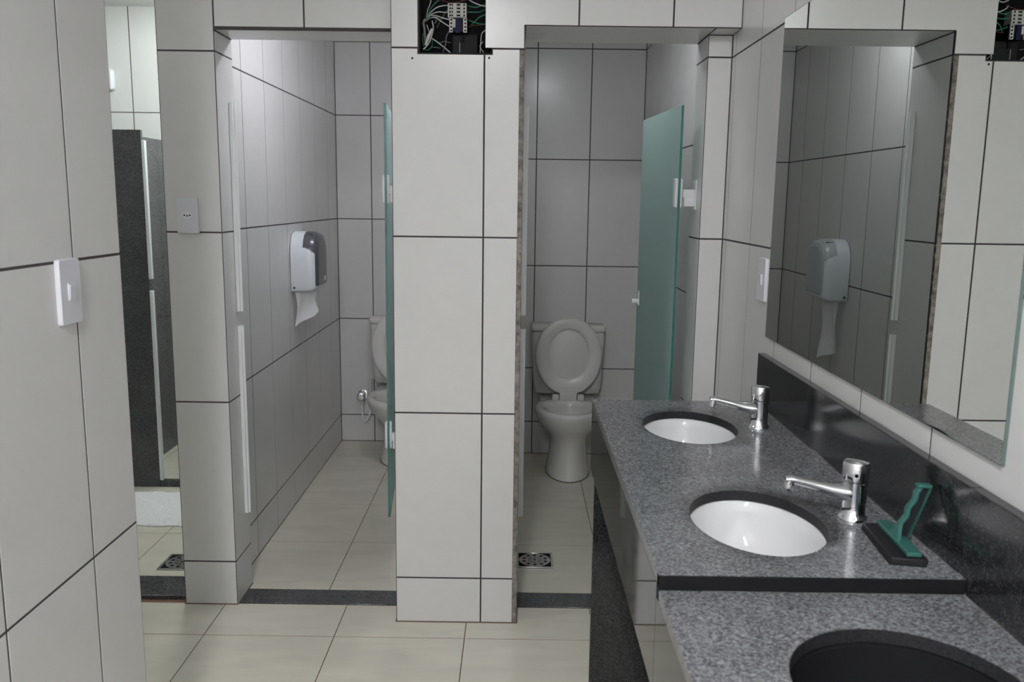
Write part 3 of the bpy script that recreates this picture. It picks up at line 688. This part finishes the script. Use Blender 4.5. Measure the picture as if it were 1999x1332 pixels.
def make_toilet(label, loc):
    t = thing('toilet', label, 'toilet', loc)
    rings = [egg(.121, -.537, -.13, 0.004, sq=.6), egg(.120, -.536, -.13, .02, sq=.6), egg(.113, -.528, -.13, .045, sq=.6), egg(.104, -.518, -.13, .10, sq=.6),
             egg(.099, -.512, -.13, .17, sq=.6), egg(.103, -.516, -.13, .215, sq=.65), egg(.125, -.540, -.13, .25, sq=.7), egg(.155, -.578, -.135, .285, sq=.75),
             egg(.176, -.603, -.15, .32, sq=.8), egg(.186, -.616, -.17, .352, sq=.85), egg(.188, -.620, -.18, .372, sq=.85), egg(.184, -.615, -.185, .386, sq=.85), egg(.174, -.602, -.195, .391, sq=.85),
             egg(.150, -.575, -.25, .390), egg(.138, -.560, -.262, .382), egg(.133, -.552, -.268, .36), egg(.135, -.553, -.27, .335), egg(.118, -.53, -.285, .29), egg(.08, -.48, -.31, .22), egg(.05, -.44, -.34, .18)]
    b = MB().loft(rings).build('bowl', 'porcelain', t, smooth=60)
    MB().loft([egg(.100, -.505, -.295, .262, 24), egg(.100, -.505, -.295, .264, 24)]).build('bowl_water', 'water', b)
    MB().loft([egg(.1235, -.5405, -.128, 0.0004, sq=.6), egg(.1225, -.539, -.128, .0045, sq=.6)]).build('caulk_line', 'caulk', b)
    MB().loft([[(x, y, z) for x, y in rrect(-w_, w_, -.26, -.02, .03)] for w_, z in ((.085, .26), (.115, .31), (.150, .36), (.155, .385), (.150, .3895))]).build('mounting_deck', 'porcelain', b, smooth=45)
    rr = lambda w_, y0, y1, z, r=.03: [(x, y, z) for x, y in rrect(-w_, w_, y0, y1, r)]
    tk = MB().loft([rr(.150, -.145, -.012, .402), rr(.185, -.158, -.008, .412), rr(.196, -.165, -.006, .46), rr(.206, -.168, -.005, .70), rr(.208, -.168, -.005, .765)]).build('tank', 'porcelain', t, smooth=45)
    MB().loft([rr(.208, -.170, -.003, .768), rr(.213, -.173, -.002, .772), rr(.213, -.173, -.002, .793), rr(.207, -.167, -.006, .800)]).build('tank_lid', 'porcelain', tk, smooth=45)
    MB().lathe([(.022, .800), (.022, .806), (.018, .808)], (0, -.09, 0)).build('flush_button', 'chrome', tk, smooth=40)
    MB().box(-.07, .07, -.14, -.03, .3896, .4025).build('tank_gasket', 'black', tk)
    # raised seat and lid, tilted slightly back
    st = thing('seat_assembly', None, None); st.parent = t; st.location = (0, -.252, .400); st.rotation_euler = (math.radians(-4.5), 0, 0)
    ou = oval(.187, .020, .455); i_ = oval(.112, .110, .392)
    def pl(o, y): return [(u, y, v_) for u, v_ in o]
    sc = lambda o, k: [(u * k, .235 + (v_ - .235) * k) for u, v_ in o]
    lid = MB().loft([pl(sc(ou, .96), .020), pl(ou, .022), pl(sc(ou, 1.008), .028), pl(ou, .036), pl(sc(ou, .93), .042)]).build('seat_lid', 'seat_plastic', st, smooth=50)
    seat = MB().loft([pl(ou, .018), pl(ou, .006), pl(sc(ou, .975), .0), pl([(a * .9 + c * .1, b_ * .9 + d * .1) for (a, b_), (c, d) in zip(sc(ou, .975), i_)], -.002), pl([(a * .12 + c * .88, b_ * .12 + d * .88) for (a, b_), (c, d) in zip(sc(ou, .975), i_)], .0), pl(i_, .005), pl(i_, .018)], False, False)
    seat.build('seat_ring', 'seat_plastic', st, smooth=55)
    MB().prism([(-.048, -.012), (.048, -.012), (.050, .040), (.062, .07), (-.062, .07), (-.050, .040)], lambda u, v_, d: (u, d, v_), -.003, .024).build('hinge_tab', 'seat_plastic', st, bevel=.003)
    for s in (-1, 1):
        MB().prism(rrect(-.018, .018, -.0085, .024, .005, 3), lambda u, v_, d: (s * .071 + u, d, v_), -.012, .022).build('seat_hinge', 'seat_plastic', st, bevel=.002)
    return t
t2 = make_toilet('whole toilet with raised oval seat in the stall beside the counter', (0.307, B2 - 0.001, 0))
t1 = copy_tree(t2); t1.location = (-0.655, B1 - 0.001, 0)
tag(t1, 'toilet half hidden behind the edge-on glass door in the left stall', 'toilet')
# water valve and hose by the left toilet
vl = thing('water_valve', 'chrome water valve with hose on the wall beside the half-hidden toilet', 'valve', (-0.935, B1, 0.30))
MB().tube([(0, -0.001, 0), (0, -0.008, 0), (0, -0.012, 0)], [.030, .030, .014], 20).build('rosette', 'chrome', vl, smooth=40)
MB().tube([(0, -0.012, 0), (0, -0.045, 0)], .012, 16).build('valve_stem', 'chrome', vl, smooth=40)
MB().tube([(0, -0.045, 0), (0, -0.052, 0), (0, -0.085, 0), (0, -0.09, 0)], [.018, .026, .026, .018], 12).build('handwheel', 'chrome', vl, smooth=30)
MB().tube(spline([(0.01, -0.035, -0.01), (0.0, -0.05, -0.09), (0.02, -0.06, -0.155), (0.05, -0.05, -0.10), (0.055, -0.06, 0.08), (0.058, -0.06, 0.112)]), .006, 10).build('hose', 'rubber_white', vl, smooth=60)

# ------------------------------------------------------------------ paper dispensers (origin at wall, bottom centre; local +x out of the wall)
def make_dispenser(label, loc, paper_kind, window='smoke_plastic'):
    t = thing('paper_dispenser', label, 'dispenser', loc)
    Wd, Hd, Dp = 0.125, 0.285, 0.128
    def outline(s):
        """tombstone outline (y, z), s = shrink distance"""
        pts = []; n = 90; hw = Wd - s
        pts += [(-hw + 0.012, s), (0, s), (hw - 0.012, s), (hw - 0.004, s + 0.004), (hw, s + 0.012)]
        zt = Hd - s; zs = 0.155
        for k in range(n + 1):
            a = math.pi * k / n; ex = 0.72
            c, s_ = math.cos(a), math.sin(a)
            pts.append((hw * (abs(c) ** ex) * (1 if c >= 0 else -1), zs + (zt - zs) * abs(s_) ** ex))
        pts += [(-hw, s + 0.012), (-hw + 0.004, s + 0.004)]
        return pts
    prof = [(0.0, 0.003), (0.0, 0.02), (0.0, 0.05), (0.001, 0.075), (0.003, 0.095), (0.008, 0.110), (0.018, 0.121), (0.035, 0.127), (0.06, 0.128)]
    rings = [[(d, y, z) for y, z in outline(s)] for s, d in prof]
    MB().loft(rings).build('dispenser_body', 'dispenser_white', t, smooth=50)
    # smoke-grey window (painted shading on the mirrored dispenser): same skin, 1.2 mm proud, on the outer far side
    m = MB(); n = len(rings[0]); fs = []
    off = [[(d + 0.0012, y * 1.012, z + (0.0014 if z > 0.15 else 0)) for (d, y, z) in r] for r in rings]
    fine = []
    for k in range(len(off) - 1):
        for q in range(9):
            u = q / 9; fine.append([tuple(a[c] * (1 - u) + b[c] * u for c in range(3)) for a, b in zip(off[k], off[k + 1])])
    fine.append(off[-1])
    vs = [p for r in fine for p in r]
    def inside(p):
        d, y, z = p
        if z < 0.028: return False
        if y > 0.02: return d > 0.03 and z > 0.02
        lim = 0.062 if z > 0.212 else 0.062 + 0.055 * min(1, (0.212 - z) / 0.03) ** 0.5
        if y > -0.02: lim = min(lim, 0.09)
        return d > lim
    for k in range(len(fine) - 1):
        for i in range(n):
            j = (i + 1) % n; q = (k * n + i, k * n + j, (k + 1) * n + j, (k + 1) * n + i)
            c = [sum(vs[v_][a] for v_ in q) / 4 for a in range(3)]
            if inside(c): fs.append(q)
    fs.append(tuple((len(fine) - 1) * n + i for i in range(n)))
    m.add(vs, fs).build('roll_window', window, t, smooth=50)
    MB().tube([(0.018, -Wd - 0.0004, 0.02), (0.018, -Wd - 0.0018, 0.02)], .006, 12).build('lock_button', 'smoke_plastic', t)
    MB().box(0.07, 0.10, -Wd * 0.62, -Wd * 0.30, Hd - 0.018, Hd - 0.0115).build('level_slot', 'black', t)
    MB().box(0.1296, 0.1305, 0.02, 0.06, 0.045, 0.066).build('print_mark', 'module_white', t)
    # hanging paper
    m = MB(); nu, nv = 9, 16; vs = []
    for side in (0, 1):
        for j in range(nv + 1):
            v_ = j / nv
            for i in range(nu + 1):
                u = i / nu
                hw = 0.055 - 0.008 * v_
                ln = paper_kind[0] - paper_kind[1] * u
                x = 0.06 + 0.012 * math.sin(v_ * 5 + u * 3) * v_ + 0.006 * math.sin(u * 9 + v_ * 2) + (0.0006 if side else 0)
                vs.append((x + (u - .5) * paper_kind[2], -0.075 + (u - .5) * 2 * hw * paper_kind[3] + 0.01 * v_, 0.012 - ln * v_))
    fs = []; st = (nu + 1) * (nv + 1)
    for j in range(nv):
        for i in range(nu):
            a = j * (nu + 1) + i; fs.append((a, a + 1, a + nu + 2, a + nu + 1)); fs.append((st + a, st + a + nu + 1, st + a + nu + 2, st + a + 1))
    m.add(vs, fs).build('toilet_paper', 'paper', t, smooth=60)
    return t
make_dispenser('white and smoke-grey paper dispenser on the left stall wall', (S1L, 4.185, 1.055), (0.185, 0.07, 0.09, 0.55))
make_dispenser('paper dispenser seen only in the mirror, on the partition of the right stall', (S2L, 4.075, 1.055), (0.26, -0.03, 0.06, 0.45), 'dispenser_shaded')

# ------------------------------------------------------------------ floor drains
def drain(label, cx, cy):
    t = thing('floor_drain', label, 'drain', (cx, cy, 0), group='square steel floor drains')
    s = 0.076
    MB().box(-s, s, -s, s, 0.0002, 0.0015).build('drain_pan', 'black', t)
    f = MB()
    f.box(-s, s, -s, -s + .009, .0015, .005).box(-s, s, s - .009, s, .0015, .005).box(-s, -s + .009, -s + .009, s - .009, .0015, .005).box(s - .009, s, -s + .009, s - .009, .0015, .005)
    f.build('drain_frame', 'steel', t, bevel=.0008)
    # round grate: hub, spokes and rings
    g = MB()
    def ring(r0, r1, n=36):
        g.loft([[(r * math.cos(2 * math.pi * k / n), r * math.sin(2 * math.pi * k / n), z) for k in range(n)] for r, z in ((r0, .0018), (r1, .0018), (r1, .004), (r0, .004))] + [[(r0 * math.cos(2 * math.pi * k / n), r0 * math.sin(2 * math.pi * k / n), .0018) for k in range(n)]], False, False)
    ring(.006, .016); ring(.030, .040); ring(.054, .066)
    for k in range(10):
        a = 2 * math.pi * k / 10; c, s_ = math.cos(a), math.sin(a)
        q = [(r * c - w_ * s_, r * s_ + w_ * c) for r, w_ in ((.014, -.004), (.056, -.009), (.056, .009), (.014, .004))]
        g.prism(q, lambda u, v_, d: (u, v_, d), .0018, .0039)
    g.build('drain_grate', 'steel', t)
drain('square steel floor drain behind the threshold of the stall beside the counter', 0.098, 3.406)
drain('square steel floor drain in front of the white towel', -1.366, 3.337)

# ------------------------------------------------------------------ shower partition, towel
sp_ = thing('shower_partition', 'dark granite shower partition with white edge strips at the far left', 'partition', (0, 0, 0))
YP = 4.262
MB().box(-2.70, -1.838, YP, YP + 0.02, 0.0005, 1.818).build('front_panel', 'mid_granite', sp_, bevel=.001)
MB().box(-2.07, -2.05, YP + 0.0205, B1 - 0.001, 0.0005, 1.818).build('side_panel', 'mid_granite', sp_, bevel=.001)
MB().box(-1.8375, -1.201, YP + 0.002, YP + 0.03, 0.0005, 0.036).build('curb', 'mid_granite', sp_, bevel=.001)
for z0, z1 in ((1.030 + .058, 1.768), (0.037, 1.029)):
    MB().box(-1.8375, -1.822, YP - 0.002, YP + 0.022, z0, z1).build('edge_strip', 'rubber_white', sp_, bevel=.002)
pl_ = thing('wall_box', 'small white plastic box high on the bright shower wall', 'box', (-2.42, B1 - 0.0005, 2.167))
MB().loft([[(u, d, v_) for u, v_ in rrect(-.055 + i_, .055 - i_, -.061 + i_, .061 - i_, .014)] for d, i_ in ((0, 0), (-.03, 0), (-.038, .006))]).build('box_cover', 'plate_plastic', pl_, smooth=40)
MB().box(-.02, .02, -.0395, -.038, -.012, .012).build('box_label', 'white_plastic', pl_)

def towel():
    m = MB(); nx, ny = 34, 30; vs = []
    rnd = random.Random(3)
    ph = [(rnd.uniform(0, 6), rnd.uniform(4, 20), rnd.uniform(4, 20)) for _ in range(7)]
    for side in (0, 1):
        for j in range(ny + 1):
            for i in range(nx + 1):
                u, v_ = i / nx, j / ny
                x = -0.26 + 0.52 * u - 0.10 * (v_ - .5); y = -0.225 + 0.45 * v_
                x += 0.006 * math.sin(v_ * 17); y += 0.006 * math.sin(u * 21 + 1)
                h = 0.006
                for p, a, b in ph: h += 0.0022 * abs(math.sin(p + a * u + b * v_))
                h += 0.010 * math.exp(-((u - .78 - .25 * v_) / .03) ** 2) * (v_ < .35)
                edge = min(u, 1 - u, v_, 1 - v_); h *= 0.35 + 0.65 * min(1, edge * 12)
                vs.append((x, y, h if side == 0 else 0.0004))
    st = (nx + 1) * (ny + 1); fs = []
    for j in range(ny):
        for i in range(nx):
            a = j * (nx + 1) + i; fs.append((a, a + 1, a + nx + 2, a + nx + 1)); fs.append((st + a, st + a + nx + 1, st + a + nx + 2, st + a + 1))
    for i in range(nx):
        for a, b in ((i, i + 1), (ny * (nx + 1) + i + 1, ny * (nx + 1) + i)): fs.append((b, a, st + a, st + b))
    for j in range(ny):
        for a, b in (((j + 1) * (nx + 1), j * (nx + 1)), (j * (nx + 1) + nx, (j + 1) * (nx + 1) + nx)): fs.append((b, a, st + a, st + b))
    m.add(vs, fs)
    o = m.build('floor_towel', 'towel', None, smooth=70)
    o.location = (-1.68, 3.945, 0.0005)
    tag(o, 'crumpled white towel lying on the floor before the granite shower partition', 'towel')
towel()
bpy.context.view_layer.update()
